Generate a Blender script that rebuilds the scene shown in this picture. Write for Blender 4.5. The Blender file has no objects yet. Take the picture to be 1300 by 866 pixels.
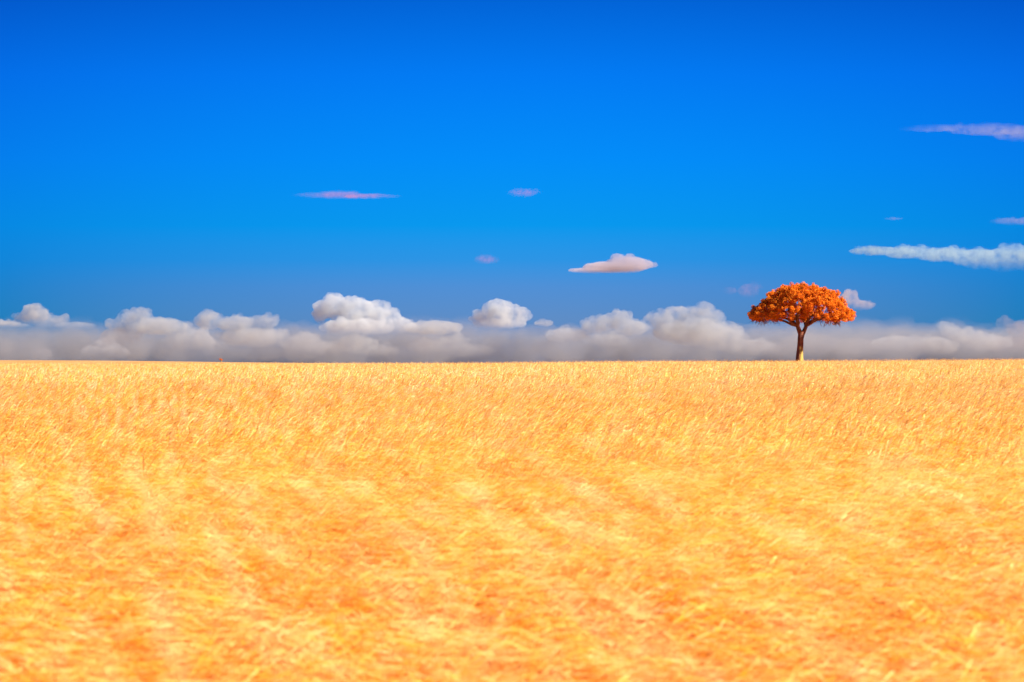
import bpy, math, random
import numpy as np
from mathutils import Vector, Matrix, noise as mnoise

R = math.radians
rng = np.random.default_rng(7)
random.seed(7)
scene = bpy.context.scene
COL = scene.collection

# ------------------------------------------------------------------ camera
F_PX, PX_W, PX_H, HOR = 1805.0, 1300.0, 866.0, 462.0   # focal length in photo pixels, frame, eye-level row
EYE = 1.75
cam_data = bpy.data.cameras.new("camera")
cam_data.sensor_width = 36.0
cam_data.lens = 36.0 * F_PX / PX_W
cam_data.clip_start, cam_data.clip_end = 0.1, 90000.0
cam_data.dof.use_dof = True
cam_data.dof.focus_distance = 90.0
cam_data.dof.aperture_fstop = 2.4
cam = bpy.data.objects.new("camera", cam_data)
COL.objects.link(cam)
cam.location = (0, 0, EYE)
PITCH = math.atan((HOR - PX_H / 2) / F_PX)
cam.rotation_euler = (math.pi / 2 + PITCH, 0, 0)
scene.camera = cam

# ------------------------------------------------------------------ sun and sky
SUN_ELEV, SUN_AZ = R(36), R(69)      # azimuth measured from the camera's back towards the right
sd = Vector((math.sin(SUN_AZ) * math.cos(SUN_ELEV), -math.cos(SUN_AZ) * math.cos(SUN_ELEV), math.sin(SUN_ELEV)))
sun_data = bpy.data.lights.new("sun", 'SUN')
sun_data.energy, sun_data.angle, sun_data.color = 4.6, R(0.5), (1.0, 0.93, 0.82)
sun = bpy.data.objects.new("sun", sun_data)
COL.objects.link(sun)
sun.location = (40, -30, 60)
sun.rotation_euler = sd.to_track_quat('Z', 'Y').to_euler()

world = bpy.data.worlds.new("World")
scene.world = world
world.use_nodes = True
nt = world.node_tree
for n in list(nt.nodes): nt.nodes.remove(n)
L = nt.links.new
out = nt.nodes.new('ShaderNodeOutputWorld')
bg = nt.nodes.new('ShaderNodeBackground'); bg.inputs['Strength'].default_value = 0.1
sky = nt.nodes.new('ShaderNodeTexSky')
sky.sky_type = 'NISHITA'; sky.sun_disc = False
sky.sun_elevation = SUN_ELEV
sky.sun_rotation = math.atan2(sd.x, sd.y)
sky.air_density, sky.dust_density, sky.ozone_density = 1.0, 0.2, 6.0
tc = nt.nodes.new('ShaderNodeTexCoord')
sep = nt.nodes.new('ShaderNodeSeparateXYZ')
ramp = nt.nodes.new('ShaderNodeValToRGB')
mul = nt.nodes.new('ShaderNodeMath'); mul.operation = 'MULTIPLY'; mul.inputs[1].default_value = 1.0 / 0.27
L(tc.outputs['Generated'], sep.inputs[0]); L(sep.outputs['Z'], mul.inputs[0]); x2 = nt.nodes.new('ShaderNodeMath'); x2.operation = 'MULTIPLY'; L(sep.outputs['X'], x2.inputs[0]); L(sep.outputs['X'], x2.inputs[1])
xz = nt.nodes.new('ShaderNodeMath'); xz.operation = 'MULTIPLY'; L(x2.outputs[0], xz.inputs[0]); L(sep.outputs['Z'], xz.inputs[1])
ad = nt.nodes.new('ShaderNodeMath'); ad.operation = 'MULTIPLY_ADD'; ad.inputs[1].default_value = 2.0
L(xz.outputs[0], ad.inputs[0]); L(mul.outputs[0], ad.inputs[2]); L(ad.outputs[0], ramp.inputs[0])
def lin(c): return tuple(((v / 255 + 0.055) / 1.055) ** 2.4 if v / 255 > 0.04045 else v / 255 / 12.92 for v in c)
EXPOSURE = 1.9
E = ramp.color_ramp.elements
stops = [(0.0, (112, 132, 172)), (0.12, (94, 138, 196)), (0.20, (80, 141, 211)), (0.27, (44, 146, 226)), (0.36, (4, 150, 236)),
         (0.53, (0, 139, 247)), (0.74, (0, 121, 242)), (0.92, (0, 98, 214)), (1.0, (0, 78, 194))]
E[0].position = 0; E[1].position = 1
for p, c in stops[1:-1]: E.new(p)
for e, (p, c) in zip(E, stops):
    e.position = p; v = lin(c); e.color = (v[0], v[1], v[2], 1)
sc_ = nt.nodes.new('ShaderNodeVectorMath'); sc_.operation = 'SCALE'; sc_.inputs['Scale'].default_value = 10.0 / 2 ** EXPOSURE
fall = nt.nodes.new('ShaderNodeVectorMath'); fall.operation = 'MULTIPLY_ADD'       # the sky deepens away from its centre
fall.inputs[1].default_value = (-7.5, -2.0, -1.0); fall.inputs[2].default_value = (1, 1, 1); L(x2.outputs[0], fall.inputs[0])
fmax = nt.nodes.new('ShaderNodeVectorMath'); fmax.operation = 'MAXIMUM'; fmax.inputs[1].default_value = (0.12, 0.5, 0.6); L(fall.outputs[0], fmax.inputs[0])
fm_ = nt.nodes.new('ShaderNodeVectorMath'); fm_.operation = 'MULTIPLY'; L(ramp.outputs['Color'], fm_.inputs[0]); L(fmax.outputs[0], fm_.inputs[1])
L(fm_.outputs[0], sc_.inputs[0])
mx = nt.nodes.new('ShaderNodeMix'); mx.data_type = 'RGBA'; mx.inputs[0].default_value = 0.985
sm = nt.nodes.new('ShaderNodeMix'); sm.data_type = 'RGBA'; sm.blend_type = 'MULTIPLY'; sm.inputs[0].default_value = 1
sm.inputs[7].default_value = (0.1, 0.6, 1.0, 1)
L(sky.outputs[0], sm.inputs[6]); L(sm.outputs[2], mx.inputs[6]); L(sc_.outputs[0], mx.inputs[7])
L(mx.outputs[2], bg.inputs[0]); L(bg.outputs[0], out.inputs[0])

scene.view_settings.view_transform = 'Standard'
scene.view_settings.look = 'None'
scene.view_settings.exposure = EXPOSURE
scene.view_settings.gamma = 1.0
scene.view_settings.use_curve_mapping = False
cy = scene.cycles
cy.use_denoising = True
try: cy.denoiser = 'OPENIMAGEDENOISE'
except Exception: pass
cy.max_bounces = 8; cy.diffuse_bounces = 6; cy.transmission_bounces = 5; cy.volume_bounces = 4
cy.transparent_max_bounces = 16
cy.sample_clamp_indirect = 6
cy.volume_step_rate = 1.0; cy.volume_max_steps = 128

# ------------------------------------------------------------------ helpers
def mesh_obj(name, verts, faces, mat=None, parent=None, smooth=False):
    me = bpy.data.meshes.new(name)
    me.from_pydata(verts, [], faces)
    if mat: me.materials.append(mat)
    if smooth: me.polygons.foreach_set('use_smooth', [True] * len(me.polygons))
    o = bpy.data.objects.new(name, me)
    COL.objects.link(o)
    if parent: o.parent = parent
    return o

def quads_mesh(name, V, Q, mat):
    """fast mesh from numpy verts (n,3) and quads (m,4)"""
    me = bpy.data.meshes.new(name)
    me.vertices.add(len(V)); me.vertices.foreach_set('co', V.astype(np.float32).ravel())
    me.loops.add(Q.size); me.loops.foreach_set('vertex_index', Q.astype(np.int32).ravel())
    me.polygons.add(len(Q))
    me.polygons.foreach_set('loop_start', np.arange(0, Q.size, 4, dtype=np.int32))
    me.update(calc_edges=True); me.validate()
    me.materials.append(mat)
    return me

def tag(o, label=None, cat=None, group=None, kind=None):
    if label: o['label'] = label
    if cat: o['category'] = cat
    if group: o['group'] = group
    if kind: o['kind'] = kind
    return o

def new_mat(name):
    m = bpy.data.materials.new(name); m.use_nodes = True
    n = m.node_tree.nodes
    for x in list(n): n.remove(x)
    return m, n, m.node_tree.links.new

def noise_node(n, l, vec, scale, detail=3, rough=0.5, mapping=None):
    if mapping:
        for key, val in (('Rotation', mapping[0]), ('Scale', mapping[1])):
            mp = n.new('ShaderNodeMapping'); mp.inputs[key].default_value = val
            l(vec, mp.inputs['Vector']); vec = mp.outputs[0]
    t = n.new('ShaderNodeTexNoise'); t.inputs['Scale'].default_value = scale
    t.inputs['Detail'].default_value = detail; t.inputs['Roughness'].default_value = rough
    l(vec, t.inputs['Vector'])
    return t.outputs['Fac']

def ramp_node(n, l, fac, stops):
    r = n.new('ShaderNodeValToRGB'); e = r.color_ramp.elements
    for _ in range(len(stops) - 2): e.new(0.5)
    for el, (p, c) in zip(e, stops): el.position = p; el.color = (*c, 1)
    l(fac, r.inputs[0]); return r.outputs['Color']

def mix_col(n, l, fac, a, b, mode='MIX'):
    m = n.new('ShaderNodeMix'); m.data_type = 'RGBA'; m.blend_type = mode
    for s, v in ((0, fac), (6, a), (7, b)):
        if hasattr(v, 'node'): l(v, m.inputs[s])
        elif s == 0: m.inputs[0].default_value = v
        else: m.inputs[s].default_value = (*v, 1)
    return m.outputs[2]

# ------------------------------------------------------------------ materials
ORANGE, STRAW, PALE, PINK = (0.81, 0.40, 0.034), (0.84, 0.49, 0.065), (0.88, 0.64, 0.27), (0.82, 0.44, 0.14)

def crop_colour(n, l):
    """ripe crop: wind-combed bands of paler and redder heads (laid out in metres on the ground)"""
    g = n.new('ShaderNodeNewGeometry').outputs['Position']
    sp = n.new('ShaderNodeSeparateXYZ'); l(g, sp.inputs[0])
    def mth(op, a, b):
        q = n.new('ShaderNodeMath'); q.operation = op
        for k, v in enumerate((a, b)):
            if hasattr(v, 'node'): l(v, q.inputs[k])
            else: q.inputs[k].default_value = v
        return q.outputs[0]
    # gust streaks fanning out across the near crop, straight ones further up the slope
    fan = mth('MULTIPLY', mth('DIVIDE', mth('ADD', sp.outputs['X'], -2.6), mth('MAXIMUM', mth('ADD', sp.outputs['Y'], 5.5), 1.0)), 72.0)
    cb = n.new('ShaderNodeCombineXYZ'); l(fan, cb.inputs['X']); l(mth('MULTIPLY', sp.outputs['Y'], 0.38), cb.inputs['Y'])
    near_band = noise_node(n, l, cb.outputs[0], 1.0, 2, 0.45)
    far_band = noise_node(n, l, g, 1.0, 2, 0.45, ((0, 0, R(-15)), (7.5, 0.5, 0.3)))
    fd = n.new('ShaderNodeMapRange'); fd.inputs['From Min'].default_value = 11; fd.inputs['From Max'].default_value = 22
    l(sp.outputs['Y'], fd.inputs['Value'])
    bm = n.new('ShaderNodeMix'); l(fd.outputs[0], bm.inputs[0]); l(near_band, bm.inputs[2]); l(far_band, bm.inputs[3]); band = bm.outputs[0]
    c1 = ramp_node(n, l, band, [(0.34, ORANGE), (0.49, STRAW), (0.64, PALE)])
    patch = noise_node(n, l, g, 0.33, 3, 0.55, ((0, 0, R(-9)), (1.6, 0.35, 0.3)))
    c2 = ramp_node(n, l, patch, [(0.35, ORANGE), (0.52, STRAW), (0.68, PINK)])
    c = mix_col(n, l, 0.10, c1, c2)
    # crop colour tinted by distance: redder near the camera, paler on the far slope
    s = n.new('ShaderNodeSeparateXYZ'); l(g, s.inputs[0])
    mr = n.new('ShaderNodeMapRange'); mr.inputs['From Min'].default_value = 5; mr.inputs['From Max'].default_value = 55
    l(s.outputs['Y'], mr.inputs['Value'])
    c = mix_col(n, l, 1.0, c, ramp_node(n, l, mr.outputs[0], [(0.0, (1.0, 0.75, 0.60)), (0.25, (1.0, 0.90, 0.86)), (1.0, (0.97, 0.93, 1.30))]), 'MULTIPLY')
    fine = noise_node(n, l, g, 9.0, 3, 0.7, ((0, 0, 0), (1.0, 0.6, 1.5)))
    return c, fine, g

def crop_material(name, translucent=0.4):
    m, n, l = new_mat(name)
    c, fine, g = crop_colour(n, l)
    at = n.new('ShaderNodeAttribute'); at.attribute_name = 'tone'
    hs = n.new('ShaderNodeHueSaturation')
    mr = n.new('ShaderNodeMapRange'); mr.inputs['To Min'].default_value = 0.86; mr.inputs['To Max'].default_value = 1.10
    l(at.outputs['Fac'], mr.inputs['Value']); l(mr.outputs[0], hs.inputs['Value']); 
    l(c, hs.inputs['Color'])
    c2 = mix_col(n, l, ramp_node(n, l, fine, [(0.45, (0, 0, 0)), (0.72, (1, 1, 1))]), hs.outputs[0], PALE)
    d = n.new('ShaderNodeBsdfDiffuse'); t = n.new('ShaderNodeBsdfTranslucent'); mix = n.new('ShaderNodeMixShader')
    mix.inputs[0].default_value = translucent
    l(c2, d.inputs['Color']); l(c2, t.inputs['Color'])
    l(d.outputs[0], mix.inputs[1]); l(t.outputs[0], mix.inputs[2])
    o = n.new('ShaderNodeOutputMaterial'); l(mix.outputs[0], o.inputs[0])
    return m

def ground_material():
    m, n, l = new_mat('ground')
    c, fine, g = crop_colour(n, l)
    far = noise_node(n, l, g, 0.05, 4, 0.6, ((0, 0, 0.1), (1, 0.25, 1)))
    c = ramp_node(n, l, far, [(0.35, (0.36, 0.185, 0.060)), (0.65, (0.36, 0.225, 0.095))])
    c = mix_col(n, l, ramp_node(n, l, fine, [(0.35, (0, 0, 0)), (0.7, (0.6, 0.6, 0.6))]), c, (0.32, 0.15, 0.05))
    b = n.new('ShaderNodeBsdfDiffuse'); l(c, b.inputs['Color'])
    bp = n.new('ShaderNodeBump'); bp.inputs['Strength'].default_value = 0.6; bp.inputs['Distance'].default_value = 0.2
    l(fine, bp.inputs['Height']); l(bp.outputs[0], b.inputs['Normal'])
    o = n.new('ShaderNodeOutputMaterial'); l(b.outputs[0], o.inputs[0])
    return m

def leaf_material():
    m, n, l = new_mat('orange_leaves')
    at = n.new('ShaderNodeAttribute'); at.attribute_name = 'tone'
    c = ramp_node(n, l, at.outputs['Fac'], [(0.0, (0.52, 0.085, 0.008)), (0.5, (0.70, 0.185, 0.014)), (1.0, (0.86, 0.33, 0.028))])
    d = n.new('ShaderNodeBsdfDiffuse'); t = n.new('ShaderNodeBsdfTranslucent'); mix = n.new('ShaderNodeMixShader')
    mix.inputs[0].default_value = 0.2
    l(c, d.inputs['Color']); l(c, t.inputs['Color'])
    l(d.outputs[0], mix.inputs[1]); l(t.outputs[0], mix.inputs[2])
    o = n.new('ShaderNodeOutputMaterial'); l(mix.outputs[0], o.inputs[0])
    return m

def bark_material():
    m, n, l = new_mat('bark')
    t = n.new('ShaderNodeTexCoord').outputs['Object']
    ns = noise_node(n, l, t, 5.0, 6, 0.65, ((0, 0, 0), (1.6, 1.6, 0.35)))
    c = ramp_node(n, l, ns, [(0.35, (0.085, 0.022, 0.010)), (0.6, (0.19, 0.055, 0.020))])
    # sunlight below the crown painted on the lower right trunk, as lichen-yellow bark
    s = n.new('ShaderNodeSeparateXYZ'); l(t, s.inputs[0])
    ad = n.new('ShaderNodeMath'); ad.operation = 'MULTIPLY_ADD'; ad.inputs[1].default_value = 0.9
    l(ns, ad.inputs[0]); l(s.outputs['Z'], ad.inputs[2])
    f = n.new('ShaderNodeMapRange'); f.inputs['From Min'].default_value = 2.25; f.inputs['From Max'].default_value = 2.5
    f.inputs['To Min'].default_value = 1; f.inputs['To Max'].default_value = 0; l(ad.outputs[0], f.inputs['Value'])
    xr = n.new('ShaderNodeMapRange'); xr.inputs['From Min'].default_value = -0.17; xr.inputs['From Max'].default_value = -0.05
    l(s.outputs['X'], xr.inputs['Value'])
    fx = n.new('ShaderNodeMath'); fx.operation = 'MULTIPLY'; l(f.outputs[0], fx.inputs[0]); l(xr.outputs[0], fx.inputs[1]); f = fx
    lit_bark = ramp_node(n, l, ns, [(0.36, (0.18, 0.10, 0.02)), (0.6, (0.42, 0.28, 0.055))])
    c = mix_col(n, l, f.outputs[0], c, lit_bark)
    b = n.new('ShaderNodeBsdfPrincipled'); l(c, b.inputs['Base Color']); b.inputs['Roughness'].default_value = 0.9
    bp = n.new('ShaderNodeBump'); bp.inputs['Strength'].default_value = 0.8; bp.inputs['Distance'].default_value = 0.06
    l(ns, bp.inputs['Height']); l(bp.outputs[0], b.inputs['Normal'])
    o = n.new('ShaderNodeOutputMaterial'); l(b.outputs[0], o.inputs[0])
    return m

def cloud_material(name, colour, density, height, feather, wisp, aniso=0.1, soft_top=0.0, even=0.15, edge=None):
    """principled volume; density thins towards the cloud's base and is broken up by noise"""
    m, n, l = new_mat(name)
    t = n.new('ShaderNodeTexCoord').outputs['Object']
    v = n.new('ShaderNodeVolumePrincipled')
    v.inputs['Color'].default_value = (*colour, 1); v.inputs['Anisotropy'].default_value = aniso
    s = n.new('ShaderNodeSeparateXYZ'); l(t, s.inputs[0])
    f = n.new('ShaderNodeMapRange'); f.interpolation_type = 'SMOOTHSTEP'
    f.inputs['From Min'].default_value = 0; f.inputs['From Max'].default_value = height * feather
    f.inputs['To Min'].default_value = 0.0 if feather > 0.05 else 1.0; f.inputs['To Max'].default_value = 1
    l(s.outputs['Z'], f.inputs['Value'])
    ns = noise_node(n, l, t, 1.0 / wisp, 5, 0.65)
    g = n.new('ShaderNodeMapRange'); g.inputs['From Min'].default_value = 0.36; g.inputs['From Max'].default_value = 0.62
    g.inputs['To Min'].default_value = even; g.inputs['To Max'].default_value = 1.3
    l(ns, g.inputs['Value'])
    a = n.new('ShaderNodeMath'); a.operation = 'MULTIPLY'; l(f.outputs[0], a.inputs[0]); l(g.outputs[0], a.inputs[1])
    if edge is not None:                                  # thins out towards its rim
        gc = n.new('ShaderNodeTexCoord').outputs['Generated']
        mp = n.new('ShaderNodeMapping'); mp.inputs['Location'].default_value = (-edge, -1, -1); mp.inputs['Scale'].default_value = (2 * edge, 2, 2)
        l(gc, mp.inputs['Vector'])
        ln = n.new('ShaderNodeVectorMath'); ln.operation = 'LENGTH'; l(mp.outputs[0], ln.inputs[0])
        em = n.new('ShaderNodeMapRange'); em.interpolation_type = 'SMOOTHSTEP'
        em.inputs['From Min'].default_value = 0.15; em.inputs['From Max'].default_value = 1.0
        em.inputs['To Min'].default_value = 1; em.inputs['To Max'].default_value = 0; l(ln.outputs['Value'], em.inputs['Value'])
        a3 = n.new('ShaderNodeMath'); a3.operation = 'MULTIPLY'; l(a.outputs[0], a3.inputs[0]); l(em.outputs[0], a3.inputs[1]); a = a3
    if soft_top:
        u = n.new('ShaderNodeMapRange'); u.interpolation_type = 'SMOOTHSTEP'
        u.inputs['From Min'].default_value = height * (1 - soft_top); u.inputs['From Max'].default_value = height * 0.97
        u.inputs['To Min'].default_value = 1; u.inputs['To Max'].default_value = 0
        l(s.outputs['Z'], u.inputs['Value'])
        a2 = n.new('ShaderNodeMath'); a2.operation = 'MULTIPLY'; l(a.outputs[0], a2.inputs[0]); l(u.outputs[0], a2.inputs[1]); a = a2
    b = n.new('ShaderNodeMath'); b.operation = 'MULTIPLY'; l(a.outputs[0], b.inputs[0]); b.inputs[1].default_value = density
    l(b.outputs[0], v.inputs['Density'])
    o = n.new('ShaderNodeOutputMaterial'); l(v.outputs[0], o.inputs['Volume'])
    return m

# ------------------------------------------------------------------ terrain
CREST, TOP = 126.0, 0.58            # distance of the crest, mean height of the crop
def crest_px(x):                    # how far the crop's skyline stands above eye level, photo pixels
    return np.interp(x, [-60, -46, -25, -12, -2, 8, 18, 30, 46, 70], [-2.6, -2.4, -2.2, -1.6, -1.0, 0.6, 1.4, 2.0, 3.6, 4.6])
def ground_z(x, y):
    x = np.asarray(x, float); y = np.asarray(y, float)
    top = (EYE - TOP) + crest_px(x * 126.0 / np.maximum(y, 126.0)) * CREST / F_PX
    t = np.clip(y / CREST, 0, 1)
    s = 1 - (1 - t) ** 1.35
    z = top * s
    fall = np.clip((y - CREST) / 90.0, 0, 1)
    z = z + (-3.0 - z) * (fall * fall * (3 - 2 * fall))
    px = x / np.maximum(y, 1) * F_PX + 650
    hp = np.interp(px, [-400, 0, 120, 200, 300, 400, 470, 600, 700], [5.4, 4.6, 4.2, 3.4, 2.0, 1.0, 0.2, -3, -6])
    b = np.exp(-((y - 650) / 190.0) ** 2)
    hill = (EYE + hp * 650 / F_PX + 3.0)
    z = z + np.where(y > CREST, hill * b * np.interp(px, [600, 760], [1, 0]), 0)
    z = z + 0.05 * np.sin(x * 0.21 + 1.3) * np.sin(y * 0.13) * np.clip(1 - y / 250, 0, 1)
    return z

ys = np.concatenate([np.linspace(-40, 0, 9)[:-1], np.linspace(0, 220, 111)[:-1], np.geomspace(220, 1500, 60)[:-1], np.geomspace(1500, 60000, 30)])
us = np.linspace(-1, 1, 161)
V = []
for yv in ys:
    xs = us * (70 + max(yv, 0) * 0.75)
    z = ground_z(xs, np.full_like(xs, yv))
    V.append(np.stack([xs, np.full_like(xs, yv), z], 1))
V = np.concatenate(V); nx, ny = len(us), len(ys)
i = np.arange(nx * (ny - 1)); i = i[(i % nx) != nx - 1]
Q = np.stack([i, i + 1, i + nx + 1, i + nx], 1)
gm = quads_mesh('ground', V, Q, ground_material())
gm.polygons.foreach_set('use_smooth', [True] * len(gm.polygons))
ground = bpy.data.objects.new('ground', gm); COL.objects.link(ground)
tag(ground, kind='structure')

# ------------------------------------------------------------------ crop
crop_mat = crop_material('ripe_crop', 0.38)

def clump(name, n, radius, seg, wide, head_len, seed, bend=0.55, spread=0.35, flat=2.6):
    """n wind-bent stalks with seed heads, rooted within a disc; mesh of thin ribbons"""
    r = np.random.default_rng(seed)
    V, Q, T = [], [], []
    for _ in range(n):
        a = r.uniform(0, 2 * math.pi); rr = radius * math.sqrt(r.uniform())
        p = np.array([rr * math.cos(a), rr * math.sin(a), -0.03])
        h = r.normal(0.60, 0.05); tall = r.uniform() < 0.02 and wide > 0.008 and n > 88
        if tall: h *= r.uniform(1.08, 1.25)
        lean = r.normal(bend * (0.5 if tall else 1), 0.14)                     # total bend at the tip of the stalk
        az = r.normal(0.0, spread)                        # wind blows to the right
        d = np.array([math.cos(az), math.sin(az), 0])
        tone = r.uniform()
        w = wide * r.uniform(0.7, 1.3)
        side_a = r.uniform(0, math.pi); 
        pts, wd = [p], [w]
        ang0 = r.normal(0.08, 0.07)
        L_ = h * 1.12
        for k in range(1, seg + 1):
            t = k / seg; ang = ang0 + lean * t ** 1.6 * 1.2
            p = p + (d * math.sin(ang) + np.array([0, 0, math.cos(ang)])) * L_ / seg
            pts.append(p); wd.append(w)
        hl = head_len * r.uniform(0.6, 1.35); hs = 3 if seg > 2 else 2
        hang = ang + 0.35 * r.uniform(0.5, 1.5)
        hw = w * r.uniform(2.0, 3.4)
        for k in range(1, hs + 1):
            hang = min(hang + r.uniform(0.05, 0.40), flat * r.uniform(0.9, 1.1))
            p = p + (d * math.sin(hang) + np.array([0, 0, math.cos(hang)])) * hl / hs
            pts.append(p); wd.append([hw, hw * 0.9, w * 0.5][k - 1] if hs == 3 else [hw, w * .5][k - 1])
        sd_ = np.array([-d[1], d[0], 0]) * math.cos(side_a) + np.array([d[0], d[1], 0.2]) * math.sin(side_a)
        b = len(V)
        for q, ww in zip(pts, wd):
            V.append(q - sd_ * ww / 2); V.append(q + sd_ * ww / 2)
        for k in range(len(pts) - 1):
            Q.append((b + 2 * k, b + 2 * k + 1, b + 2 * k + 3, b + 2 * k + 2)); T.append(tone)
        # leaf blade
        if r.uniform() < (0.7 if seg > 2 else 0.4):
            k0 = 1 + int(r.integers(0, max(seg - 1, 1))); q = pts[k0]
            az2 = r.normal(0.0, 0.8 if spread > 0.3 else 0.35); e = np.array([math.cos(az2), math.sin(az2), 0]); s2 = np.array([-e[1], e[0], 0.3])
            ll = r.uniform(0.14, 0.3); b = len(V); wl = w * 2.0
            for (t, zz, wf) in ((0, 0, 0.8), (0.5, 0.09, 1.0), (1.0, 0.04, 0.1)):
                c = q + e * ll * t + np.array([0, 0, zz]); V.append(c - s2 * wl * wf / 2); V.append(c + s2 * wl * wf / 2)
            for k in range(2):
                Q.append((b + 2 * k, b + 2 * k + 1, b + 2 * k + 3, b + 2 * k + 2)); T.append(tone)
    me = quads_mesh(name, np.array(V), np.array(Q), crop_mat)
    at = me.attributes.new('tone', 'FLOAT', 'FACE'); at.data.foreach_set('value', np.array(T, np.float32))
    return bpy.data.objects.new(name, me)

crop_kinds = bpy.data.collections.new('crop_kinds')          # only instanced by the field below
for k in range(8): crop_kinds.objects.link(clump('a_near_tuft.%03d' % k, 105, 0.30, 4, 0.0038, 0.21, 100 + k, 0.88, 0.20, 1.50))
for k in range(6): crop_kinds.objects.link(clump('b_mid_tuft.%03d' % k, 85, 0.36, 2, 0.0065, 0.14, 200 + k, 0.62, 0.45, 1.7))
for k in range(6): crop_kinds.objects.link(clump('c_far_tuft.%03d' % k, 92, 0.50, 2, 0.0105, 0.10, 300 + k, 0.60, 0.7, 2.2))

def jitter_points(y0, y1, sp, idx0, nidx):
    yy = np.arange(y0, y1, sp); P = []
    for y in yy:
        hw = 3.0 + y * 0.40
        xx = np.arange(-hw, hw, sp); P.append(np.stack([xx, np.full_like(xx, y)], 1))
    P = np.concatenate(P); P += rng.uniform(-0.5, 0.5, P.shape) * sp
    return P, rng.integers(idx0, idx0 + nidx, len(P))
sets = [jitter_points(2.6, 19, 0.24, 0, 8), jitter_points(12, 58, 0.31, 8, 6), jitter_points(34, 148, 0.46, 14, 6)]
def ramp_keep(y, a0, a1, b0, b1): return np.interp(y, [a0, a1, b0, b1], [0, 1, 1, 0])
kp = [(-9, -8, 12, 19), (12, 19, 34, 58), (34, 58, 900, 901)]
sets = [(p_[k_ := rng.uniform(size=len(p_)) < ramp_keep(p_[:, 1], *q_)], i_[k_]) for (p_, i_), q_ in zip(sets, kp)]
P = np.concatenate([s[0] for s in sets]); IDX = np.concatenate([s[1] for s in sets]).astype(np.int32)
Z = ground_z(P[:, 0], P[:, 1])
tilt = np.array([mnoise.fractal(Vector((x * 4 + y * 0.6, y * 0.4, 3.0)), 0.8, 2.0, 3) for x, y in P])
hgt = np.array([mnoise.fractal(Vector((x * 2.4 - 5 + y * 0.36, y * 0.35, 9.0)), 0.8, 2.0, 3) for x, y in P])
ROT = np.stack([rng.normal(0, 0.05, len(P)), np.clip(0.10 + 0.14 * tilt + rng.normal(0, 0.05, len(P)), -0.06, 0.30), rng.normal(0.0, 0.25, len(P))], 1)
SC = np.clip(1.0 + 0.10 * hgt + rng.normal(0, 0.04, len(P)), 0.86, 1.18)
fm = bpy.data.meshes.new('crop_field')
fm.vertices.add(len(P)); fm.vertices.foreach_set('co', np.stack([P[:, 0], P[:, 1], Z], 1).astype(np.float32).ravel())
a = fm.attributes.new('turn', 'FLOAT_VECTOR', 'POINT'); a.data.foreach_set('vector', ROT.astype(np.float32).ravel())
a = fm.attributes.new('size', 'FLOAT', 'POINT'); a.data.foreach_set('value', SC.astype(np.float32))
a = fm.attributes.new('pick', 'INT', 'POINT'); a.data.foreach_set('value', IDX)
fm.update()
field = bpy.data.objects.new('crop_field', fm); COL.objects.link(field)
tag(field, 'ripe golden orange grass crop bent by the wind, covering the whole field', 'crop', kind='stuff')
ng = bpy.data.node_groups.new('crop_scatter', 'GeometryNodeTree')
ng.interface.new_socket('Geometry', in_out='INPUT', socket_type='NodeSocketGeometry')
ng.interface.new_socket('Geometry', in_out='OUTPUT', socket_type='NodeSocketGeometry')
N = ng.nodes; GL = ng.links.new
gi, go = N.new('NodeGroupInput'), N.new('NodeGroupOutput')
ci = N.new('GeometryNodeCollectionInfo'); ci.inputs['Collection'].default_value = crop_kinds
ci.inputs['Separate Children'].default_value = True; ci.inputs['Reset Children'].default_value = True
ip = N.new('GeometryNodeInstanceOnPoints'); ip.inputs['Pick Instance'].default_value = True
def named(nm, ty):
    q = N.new('GeometryNodeInputNamedAttribute'); q.data_type = ty; q.inputs['Name'].default_value = nm; return q.outputs[0]
GL(gi.outputs[0], ip.inputs['Points']); GL(ci.outputs[0], ip.inputs['Instance'])
GL(named('pick', 'INT'), ip.inputs['Instance Index']); GL(named('turn', 'FLOAT_VECTOR'), ip.inputs['Rotation'])
GL(named('size', 'FLOAT'), ip.inputs['Scale']); GL(ip.outputs[0], go.inputs[0])
md = field.modifiers.new('scatter', 'NODES'); md.node_group = ng

# ------------------------------------------------------------------ tree
MPP = 126.0 / F_PX                                     # metres per photo pixel at the tree
TX, TY = (1016 - 650) * MPP, 126.0
TZ = float(ground_z(TX, TY))
BASE_ROW = HOR - (TZ - EYE) / MPP                      # photo row of the trunk's foot
def tp(px, py, dy=0.0):                                # point of the tree from its outline, local metres
    return Vector(((px - 1016) * MPP, dy, (BASE_ROW - py) * MPP))

tree = bpy.data.objects.new('acacia_tree', None); COL.objects.link(tree)
tree.location = (TX, TY, TZ)
tag(tree, 'lone tree with flat spreading orange crown on the crest of the field', 'tree')

TV, TF = [], []
def tube(pts, rads, sides=8, wob=0.0):
    pts = [Vector(p) for p in pts]; b = len(TV)
    for k, p in enumerate(pts):
        d = (pts[min(k + 1, len(pts) - 1)] - pts[max(k - 1, 0)]).normalized()
        u = d.orthogonal().normalized() if k == 0 else (u - d * u.dot(d)).normalized()
        v = d.cross(u)
        for s in range(sides):
            a = 2 * math.pi * s / sides
            rr = rads[k] * (1 + wob * mnoise.noise(Vector((math.cos(a) * 1.3, math.sin(a) * 1.3, p.z * 0.8 + p.x))))
            TV.append(tuple(p + (u * math.cos(a) + v * math.sin(a)) * rr))
    for k in range(len(pts) - 1):
        for s in range(sides):
            s2 = (s + 1) % sides
            TF.append((b + k * sides + s, b + k * sides + s2, b + (k + 1) * sides + s2, b + (k + 1) * sides + s))
    TF.append(tuple(b + (len(pts) - 1) * sides + s for s in range(sides)))

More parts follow.
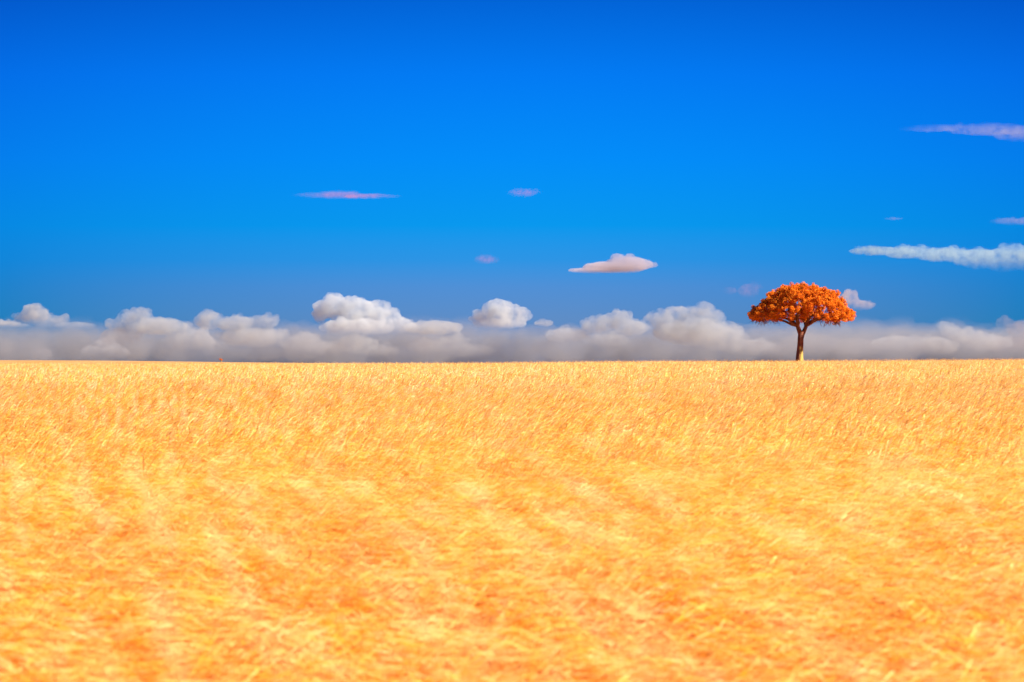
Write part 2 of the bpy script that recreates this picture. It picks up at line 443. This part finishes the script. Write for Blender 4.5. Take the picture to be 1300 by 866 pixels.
def curve(a, b, n, sag=0.0, jit=0.0):
    """from a to b, rising steeply first and flattening out, with a little wander"""
    o = []
    for k in range(n + 1):
        t = k / n; p = a.lerp(b, t)
        p.z = a.z + (b.z - a.z) * (1 - (1 - t) ** (1.0 + sag))
        if 0 < k < n: p += Vector([random.gauss(0, jit) for _ in range(3)])
        o.append(p)
    return o

# trunk, slightly leaning, then two main limbs
tr = [tp(1013.5, BASE_ROW + 6), tp(1014.5, BASE_ROW), tp(1015.2, 450), tp(1015.8, 440), tp(1016.6, 430), tp(1017.8, 421)]
tube(tr, [0.50, 0.38, 0.30, 0.265, 0.26, 0.31], 14, 0.25)
fork = tp(1017.6, 423)
tips = []
limb_ends = [  # px, py, depth, radius, start radius
    (985, 402, -0.9, 0.17), (970, 401, 0.9, 0.13), (1001, 398, 1.5, 0.13), (1008, 398, -1.6, 0.14), (1012, 388, 0.3, 0.17),
    (1030, 392, -1.0, 0.15), (1043, 404, 0.3, 0.16), (1058, 401, -0.9, 0.13), (1038, 398, 1.8, 0.13), (1022, 394, 2.4, 0.12), (992, 390, -2.2, 0.12), (1048, 398, -2.2, 0.12)]
nodes = []
for (px, py, dy, rad) in limb_ends:
    left = px < 1016
    st = fork + Vector((-0.12 if left else 0.14, dy * 0.05, 0.0))
    e = tp(px, py, dy)
    mid = tp(1012.5 if left else 1023.5, 414, dy * 0.12)
    c = curve(mid, e, 6, 0.5, 0.05)
    path = [st, st.lerp(mid, 0.5) + Vector((0, 0, -0.02))] + c
    rs = [rad * 1.25] + [rad * (1.1 - 0.75 * k / (len(path) - 2)) for k in range(len(path) - 1)]
    tube(path, rs, 8, 0.2)
    for k in range(3, len(path)): nodes.append((path[k], rs[k]))

# crown outline of the photo: top and bottom rows over the column
top_c = ([952, 956, 961, 968, 976, 981, 986, 992, 1000, 1008, 1018, 1027, 1038, 1048, 1060, 1067, 1070, 1075, 1080, 1083],
         [402, 394, 387, 379, 374, 368, 364, 360.5, 359.5, 358.5, 359, 360, 362.5, 366, 370, 376, 384, 391, 394, 399])
bot_c = ([952, 965, 980, 995, 1005, 1016, 1030, 1045, 1060, 1083], [405.5, 408, 408, 407, 405.5, 405, 406, 408.5, 409.5, 407])
HALF = (1083 - 952) / 2 * MPP; CX = (1083 + 952) / 2
centres = []
tries = 0
while len(centres) < 520 and tries < 60000:
    tries += 1
    r_ = math.sqrt(random.random()) * 0.97; a_ = random.random() * 2 * math.pi
    x, y = r_ * math.cos(a_), r_ * math.sin(a_)
    k = math.sqrt(max(1 - y * y, 0.02)); u = x / k if k > 0.2 else x
    px_eq = CX + max(-1, min(1, u)) * (1083 - 952) / 2          # outline column at this depth
    zt = np.interp(px_eq, *top_c); zb = np.interp(px_eq, *bot_c)
    zmid = 404.0
    zt = zmid - (zmid - zt) * (0.35 + 0.65 * k)
    rad = random.uniform(0.20, 0.54)
    rp = rad / MPP
    if zb - zt < rp * 0.8: rad *= 0.65; rp *= 0.65
    lo, hi = zt + rp * 0.55, zb - rp * 0.35
    if hi < lo: hi = lo
    w = random.random()
    pz = lo + (hi - lo) * (random.random() * 0.25 if w < 0.55 else random.random())
    pxx = CX + x * (1083 - 952) / 2 * 1.02
    c = tp(pxx, pz, y * HALF * 0.92)
    if any((c - q[0]).length < 0.33 * (rad + q[1]) for q in centres): continue
    if pxx < 981 and pz < 372 or 980 < pxx < 986 and 366 < pz < 380 and y < 0.2: continue        # notch at the upper left
    centres.append((c, rad))
# branches to the clumps
nodes_static = list(nodes)
order = sorted(centres, key=lambda q: (q[0] - fork).length)
for c, rad in order:
    best = min(nodes, key=lambda nn: (nn[0] - c).length + (0.8 if nn[0].z > c.z + 0.1 else 0))
    p0, r0 = best
    pts = curve(p0, c, 4, 0.25, 0.05); r1 = min(r0 * 0.6, 0.05)
    rs = [max(r1 * (1 - 0.75 * k / 4), 0.010) for k in range(5)]
    tube(pts, rs, 5)
    nodes.append((pts[3], rs[3])); nodes.append((pts[2], rs[2]))
    for _ in range(3):
        d = Vector((random.gauss(0, 1), random.gauss(0, 1), random.gauss(0.1, 0.7))).normalized() * rad * 0.95
        tube([pts[3], c + d * 0.5, c + d], [0.012, 0.009, 0.005], 4)
# bare drooping twigs below the rim
for (px, py, n_) in ((966, 407, 9), (971, 408, 8), (985, 406, 5), (1000, 404, 3), (1044, 406, 5), (1052, 408, 4), (1058, 409, 10), (1063, 408, 8), (975, 405, 5)):
    for _ in range(n_):
        s = tp(px + random.gauss(0, 2.0), py - 3, random.uniform(-1.6, 1.6))
        d = Vector((random.gauss(-0.1, 0.28), random.gauss(0, 0.25), -random.uniform(0.25, 0.75)))
        m1 = s + d * 0.5 + Vector((random.gauss(0, 0.06), 0, 0))
        tube([s, m1, s + d], [0.028, 0.020, 0.011], 4)
        for _ in range(3):
            tube([m1, m1 + Vector((random.gauss(0, 0.18), random.gauss(0, 0.15), -random.uniform(0.05, 0.35)))], [0.012, 0.006], 4)
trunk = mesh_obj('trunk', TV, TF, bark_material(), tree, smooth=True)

def leaf_cloud(name, centres, mat, parent, per, size, squash=0.8):
    V, T = [], []
    for c, rad in centres:
        m_ = int(per * (rad / 0.4) ** 2)
        tone0 = rng.normal(0.5, 0.13)
        # a clump is itself made of knots of leaves
        kn = rng.normal(size=(9, 3)); kn /= np.linalg.norm(kn, axis=1)[:, None]; kn *= rad * rng.uniform(0.35, 0.85, (9, 1)); kn[:, 2] *= squash
        which = rng.integers(0, 9, m_)
        d = rng.normal(size=(m_, 3)); dn = d / np.linalg.norm(d, axis=1)[:, None]
        P = np.array(c) + kn[which] + dn * (rad * 0.36 * rng.uniform(0.4, 1.0, (m_, 1)) ** 0.5)
        nrm = dn * 0.7 + rng.normal(size=(m_, 3)) * 0.55 + np.array([0, 0, 0.35]); nrm /= np.linalg.norm(nrm, axis=1)[:, None]
        t = np.cross(nrm, rng.normal(size=(m_, 3))); t /= np.linalg.norm(t, axis=1)[:, None]; b = np.cross(nrm, t)
        s = size * rng.uniform(0.6, 1.3, (m_, 1))
        q = np.stack([P - t * s, P - b * s * 0.45 + nrm * s * .15, P + t * s, P + b * s * 0.45 + nrm * s * .15], 1)
        V.append(q.reshape(-1, 3)); T.append(np.clip(tone0 + rng.normal(0, 0.13, m_), 0, 1))
    V = np.concatenate(V); T = np.concatenate(T)
    me = quads_mesh(name, V, np.arange(len(V)).reshape(-1, 4), mat)
    at = me.attributes.new('tone', 'FLOAT', 'FACE'); at.data.foreach_set('value', T.astype(np.float32))
    o = bpy.data.objects.new(name, me); COL.objects.link(o); o.parent = parent
    return o
leaf_mat = leaf_material()
crown = leaf_cloud('crown', centres, leaf_mat, tree, 620, 0.046)

# ------------------------------------------------------------------ small shrub on the far skyline
def far_shrub(px, top_row, dist, w, label, seed):
    random.seed(seed)
    x = (px - 650) / F_PX * dist; z = float(ground_z(x, dist))
    s = bpy.data.objects.new('shrub', None); COL.objects.link(s); s.location = (x, dist, z)
    tag(s, label, 'shrub')
    h = EYE + (HOR - top_row) / F_PX * dist - z
    global TV, TF
    TV, TF = [], []
    cs = []
    for k in range(7):
        e = Vector((random.gauss(0, w * 0.4), random.gauss(0, w * 0.4), h * random.uniform(0.45, 0.9)))
        tube(curve(Vector((0, 0, -0.2)), e, 3, 0.2, 0.05), [0.07, 0.05, 0.03, 0.02], 5); cs.append((e, w * 0.32))
    mesh_obj('stem', TV, TF, trunk.data.materials[0], s)
    leaf_cloud('foliage', cs, leaf_mat, s, 160, 0.11)
far_shrub(281, 455.0, 640, 1.1, 'tiny rust red shrub alone on the distant skyline at the left', 3)

# ------------------------------------------------------------------ clouds
def sky_dir(px, py):
    v = Vector(((px - PX_W / 2) / F_PX, 1.0, -(py - PX_H / 2) / F_PX))
    v.rotate(Matrix.Rotation(PITCH, 3, 'X'))
    return v / v.y

def cloud(label, puffs, dist, colour=(0.9, 0.9, 0.9), density=0.12, feather=0.6, sub=9, rough=1.0, depth=1.0, wisp=14, group=None, voxel=1.0, seed=1, name='cloud', kind=None, aniso=0.1, small=0.5, soft_top=0.0, even=0.15, edge=None):
    """puffs: (column, row, half width, half height) in photo pixels, turned into real lumps dist metres away.
       density is given per photo pixel of depth."""
    m_ = dist / F_PX
    rs = random.Random(seed)
    x0 = min(p[0] - p[2] for p in puffs); x1 = max(p[0] + p[2] for p in puffs); yb = max(p[1] + p[3] for p in puffs)
    yt = min(p[1] - p[3] for p in puffs)
    org = sky_dir((x0 + x1) / 2, yb) * dist + Vector((0, 0, EYE))
    V, F = [], []
    import bmesh
    bm = bmesh.new()
    def ball(c, rx, ry, rz):
        bmesh.ops.create_icosphere(bm, subdivisions=2, radius=1.0,
            matrix=Matrix.Translation(c) @ Matrix.Diagonal((rx, ry, rz, 1)))
    for (px, py, hw, hh) in puffs:
        c = sky_dir(px, py) * dist + Vector((0, rs.uniform(-0.3, 0.3) * hw * m_, EYE)) - org
        rx, rz = hw * m_, hh * m_; ry = max(hw * 0.7, hh) * m_ * depth
        ball(c, rx * 0.92, ry, rz * 0.9)
        for _ in range(int(sub)):
            t = rs.uniform(0, 2 * math.pi); ph = math.asin(rs.uniform(-0.15, 1.0))
            d = Vector((math.cos(t) * math.cos(ph), math.sin(t) * math.cos(ph), math.sin(ph)))
            q = min(rx, rz) * rs.uniform(0.22, small)
            ball(c + Vector((d.x * rx, d.y * ry, d.z * rz)) * 0.82, q * rs.uniform(1, 1.5), q * 1.2, q)
    me = bpy.data.meshes.new(name); bm.to_mesh(me); bm.free()
    o = bpy.data.objects.new(name, me); COL.objects.link(o); o.location = org
    r = o.modifiers.new('union', 'REMESH'); r.mode = 'VOXEL'; r.voxel_size = 0.9 * m_ * voxel
    for sc__, st in ((14 * rough, 5.0 * rough), (6 * rough, 3.4 * rough), (2.6 * rough, 1.9 * rough)):
        tx = bpy.data.textures.new('billow', 'CLOUDS'); tx.noise_scale = sc__ * m_; tx.noise_depth = 2
        dm = o.modifiers.new('billow', 'DISPLACE'); dm.texture = tx; dm.strength = st * m_; dm.mid_level = 0.55
        dm.texture_coords = 'GLOBAL'
    r = o.modifiers.new('close', 'REMESH'); r.mode = 'VOXEL'; r.voxel_size = 0.8 * m_ * voxel
    deps = bpy.context.evaluated_depsgraph_get(); deps.update()
    new = bpy.data.meshes.new_from_object(o.evaluated_get(deps))
    o.modifiers.clear(); old = o.data; o.data = new; bpy.data.meshes.remove(old); new.name = name
    new.materials.clear()
    new.materials.append(cloud_material('cloud_' + str(seed), colour, density / m_, (yb - yt) * m_, feather, wisp * m_, aniso, soft_top, even, edge))
    tag(o, label, 'cloud', group, kind)
    return o

WHITE, GREY, ROSE, MAUVE = (0.465, 0.475, 0.495), (0.345, 0.345, 0.370), (0.50, 0.26, 0.34), (0.48, 0.24, 0.44)
BANK = 'low cumulus clouds along the horizon'
WISP = 'small thin clouds high in the blue sky'
# long low grey bank behind the heads
bank = [(x, 440 + 3 * math.sin(x * 0.021), 66, 37 + 5 * math.sin(x * 0.013 + 1)) for x in range(-80, 1420, 50)]
cloud('long hazy grey cloud bank lying low along the whole horizon', bank, 9500, GREY, 0.035, 0.02, 6, 1.0, 0.6, 30, None, 2.0, 11, name='cloud_bank', soft_top=0.55, even=0.65)
cloud('flat pale cloud at the left edge of the sky above the horizon', [(-12, 410, 26, 8), (14, 412, 18, 6), (30, 414, 12, 4)], 6300, WHITE, 0.090, 0.9, group=BANK, seed=12)
cloud('rounded cumulus with a flat tail, second from the left edge', [(45, 401, 22, 15), (62, 408, 28, 11), (98, 414, 30, 7), (26, 404, 12, 9)], 6500, WHITE, 0.075, 0.9, group=BANK, seed=13)
cloud('small grey dome of cloud at the horizon, nearest the left edge', [(54, 450, 15, 10)], 7000, GREY, 0.05, 0.8, group=BANK, seed=14)
cloud('low pale dome of cloud under the gap between the two left cumulus clouds', [(132, 437, 13, 12), (146, 447, 24, 11), (120, 447, 20, 9)], 6800, WHITE, 0.060, 0.8, group=BANK, seed=15)
cloud('broad sloping cumulus with a pale crest, left of the flat topped grey one', [(174, 404, 26, 13), (200, 414, 45, 14), (146, 412, 14, 8), (240, 432, 36, 16), (268, 443, 22, 12), (150, 428, 30, 14)], 6600, WHITE, 0.048, 0.7, 13, group=BANK, seed=16)
cloud('flat topped grey cumulus between the sloping cloud and the tallest white one', [(264, 407, 22, 14), (300, 411, 32, 12), (340, 408, 18, 11), (320, 428, 50, 16), (385, 438, 34, 15)], 6400, WHITE, 0.048, 0.7, 13, group=BANK, seed=17)
cloud('tallest bright white cumulus with several rounded heads above the horizon', [(426, 391, 23, 18), (448, 398, 26, 19), (478, 401, 25, 17), (505, 412, 22, 13), (406, 400, 10, 14), (455, 416, 56, 14)], 6000, (0.60, 0.62, 0.64), 0.075, 0.6, 22, group=BANK, seed=18)
cloud('low pale cloud below the tallest white cumulus', [(452, 437, 30, 15), (415, 442, 36, 11), (484, 446, 26, 11)], 5900, WHITE, 0.045, 0.8, group=BANK, seed=19)
cloud('low double headed pale cloud between the tallest cumulus and the round one', [(540, 440, 28, 13), (576, 438, 24, 15), (604, 446, 30, 11), (550, 416, 44, 11)], 6100, WHITE, 0.042, 0.8, group=BANK, seed=20)
cloud('compact round white cumulus near the middle of the horizon', [(632, 398, 20, 16), (653, 403, 20, 14), (612, 404, 15, 11), (634, 411, 40, 10)], 6200, (0.57, 0.59, 0.61), 0.075, 0.6, 22, group=BANK, seed=21)
cloud('pale layered cumulus right of the compact round white one', [(782, 407, 26, 14), (758, 414, 24, 12), (802, 416, 26, 12), (768, 433, 34, 12), (720, 426, 34, 12), (690, 410, 14, 6)], 6500, WHITE, 0.051, 0.75, 13, group=BANK, seed=22)
cloud('large grey cumulus mass sloping down towards the orange tree', [(866, 400, 26, 14), (896, 404, 26, 18), (838, 406, 20, 13), (878, 422, 56, 20), (918, 430, 36, 20), (955, 442, 44, 14)], 6300, WHITE, 0.045, 0.6, 16, group=BANK, seed=23)
cloud('hazy grey cloud low behind the orange tree', [(1030, 438, 50, 18), (1085, 442, 46, 15), (990, 446, 44, 12)], 7200, GREY, 0.025, 0.6, group=BANK, seed=24)
cloud('small pinkish cloud beside the upper right of the orange crown', [(1078, 380, 14, 13), (1094, 388, 19, 9), (1064, 388, 12, 9)], 5600, (0.52, 0.44, 0.43), 0.06, 0.7, group=BANK, seed=25)
cloud('pale cumulus low on the horizon right of the tree', [(1206, 420, 16, 12), (1226, 427, 28, 12), (1254, 436, 36, 13), (1180, 440, 40, 15), (1135, 436, 36, 12)], 6700, WHITE, 0.039, 0.6, group=BANK, seed=26)
cloud('faint pink topped cloud low at the right edge of the sky', [(1275, 410, 13, 9), (1295, 418, 24, 13), (1330, 422, 32, 15), (1290, 440, 44, 15)], 7000, (0.36, 0.32, 0.34), 0.024, 0.6, group=BANK, seed=27)
# isolated clouds in the blue
cloud('thin mauve streak of cloud alone in the left half of the sky', [(398, 249, 34, 5.5), (432, 248, 32, 7), (472, 248, 44, 4.2)], 5200, MAUVE, 0.055, 0.1, 6, 0.5, 0.4, 10, WISP, 0.6, 31, edge=0.85)
cloud('small mauve wisp of cloud above the middle of the sky', [(662, 246, 22, 7), (676, 243, 16, 5)], 5400, MAUVE, 0.045, 0.1, 5, 0.5, 0.4, 8, WISP, 0.6, 32, edge=0.85)
cloud('faintest tiny pink wisp just above the compact round cumulus', [(618, 330, 20, 8)], 5600, (0.60, 0.22, 0.34), 0.045, 0.1, 5, 0.5, 0.4, 8, WISP, 0.6, 33, edge=0.85)
cloud('lens shaped white and pink cloud above the middle of the cloud bank', [(796, 336, 34, 13), (778, 339, 44, 9), (750, 344, 34, 4.4), (815, 336, 19, 8)], 5200, (0.50, 0.45, 0.50), 0.07, 0.4, 7, 0.5, 1, 12, WISP, 0.6, 34, even=0.6)
cloud('long mauve streak of cloud at the upper right edge of the sky', [(1182, 162, 52, 6), (1250, 166, 64, 10), (1330, 168, 74, 14)], 4800, (0.36, 0.34, 0.42), 0.024, 0.1, 6, 0.7, 0.4, 12, WISP, 0.7, 35, edge=0.9)
cloud('short faint streak of cloud at the right edge above the long ragged one', [(1278, 282, 28, 6), (1310, 281, 28, 7)], 5000, (0.36, 0.31, 0.44), 0.05, 0.1, 5, 0.5, 0.4, 10, WISP, 0.6, 36, edge=0.9)
cloud('long ragged white topped cloud at the right edge above the tree', [(1112, 318, 38, 7), (1150, 321, 38, 10), (1195, 324, 42, 11), (1240, 329, 38, 15), (1275, 330, 34, 19), (1320, 329, 46, 22)], 5000, (0.40, 0.52, 0.56), 0.036, 0.8, 16, 0.75, 0.8, 9, WISP, 0.6, 37, even=0.03)
cloud('barely visible tiny streak of cloud over the tree towards the right', [(1135, 277.5, 15, 3)], 5200, (0.36, 0.31, 0.44), 0.05, 0.1, 4, 0.3, 0.4, 6, WISP, 0.5, 38, edge=0.85)
cloud('faint pink haze of cloud at the upper left of the orange crown', [(950, 370, 16, 12), (962, 362, 9, 9), (925, 370, 12, 6)], 6000, ROSE, 0.016, 0.1, 5, 0.6, 1, 10, WISP, 0.8, 39, edge=0.9)
# thin veils in front of the heads
veil = [(x, 442 + 3 * math.sin(x * 0.03), 70, 28 + 5 * math.sin(x * 0.017)) for x in range(-80, 960, 55)]
cloud('thin grey veil of haze in front of the cumulus heads, left of the tree', veil, 5400, GREY, 0.011, 0.02, 5, 1.0, 0.5, 26, BANK, 1.8, 41, name='haze_veil', soft_top=0.8, even=0.5)
veil = [(x, 436 + 4 * math.sin(x * 0.03), 70, 34 + 5 * math.sin(x * 0.02)) for x in range(1000, 1420, 55)]
cloud('denser grey veil of haze low behind and to the right of the tree', veil, 5450, (0.34, 0.34, 0.37), 0.020, 0.02, 5, 1.0, 0.5, 26, BANK, 1.8, 42, name='haze_veil', soft_top=0.8, even=0.5)
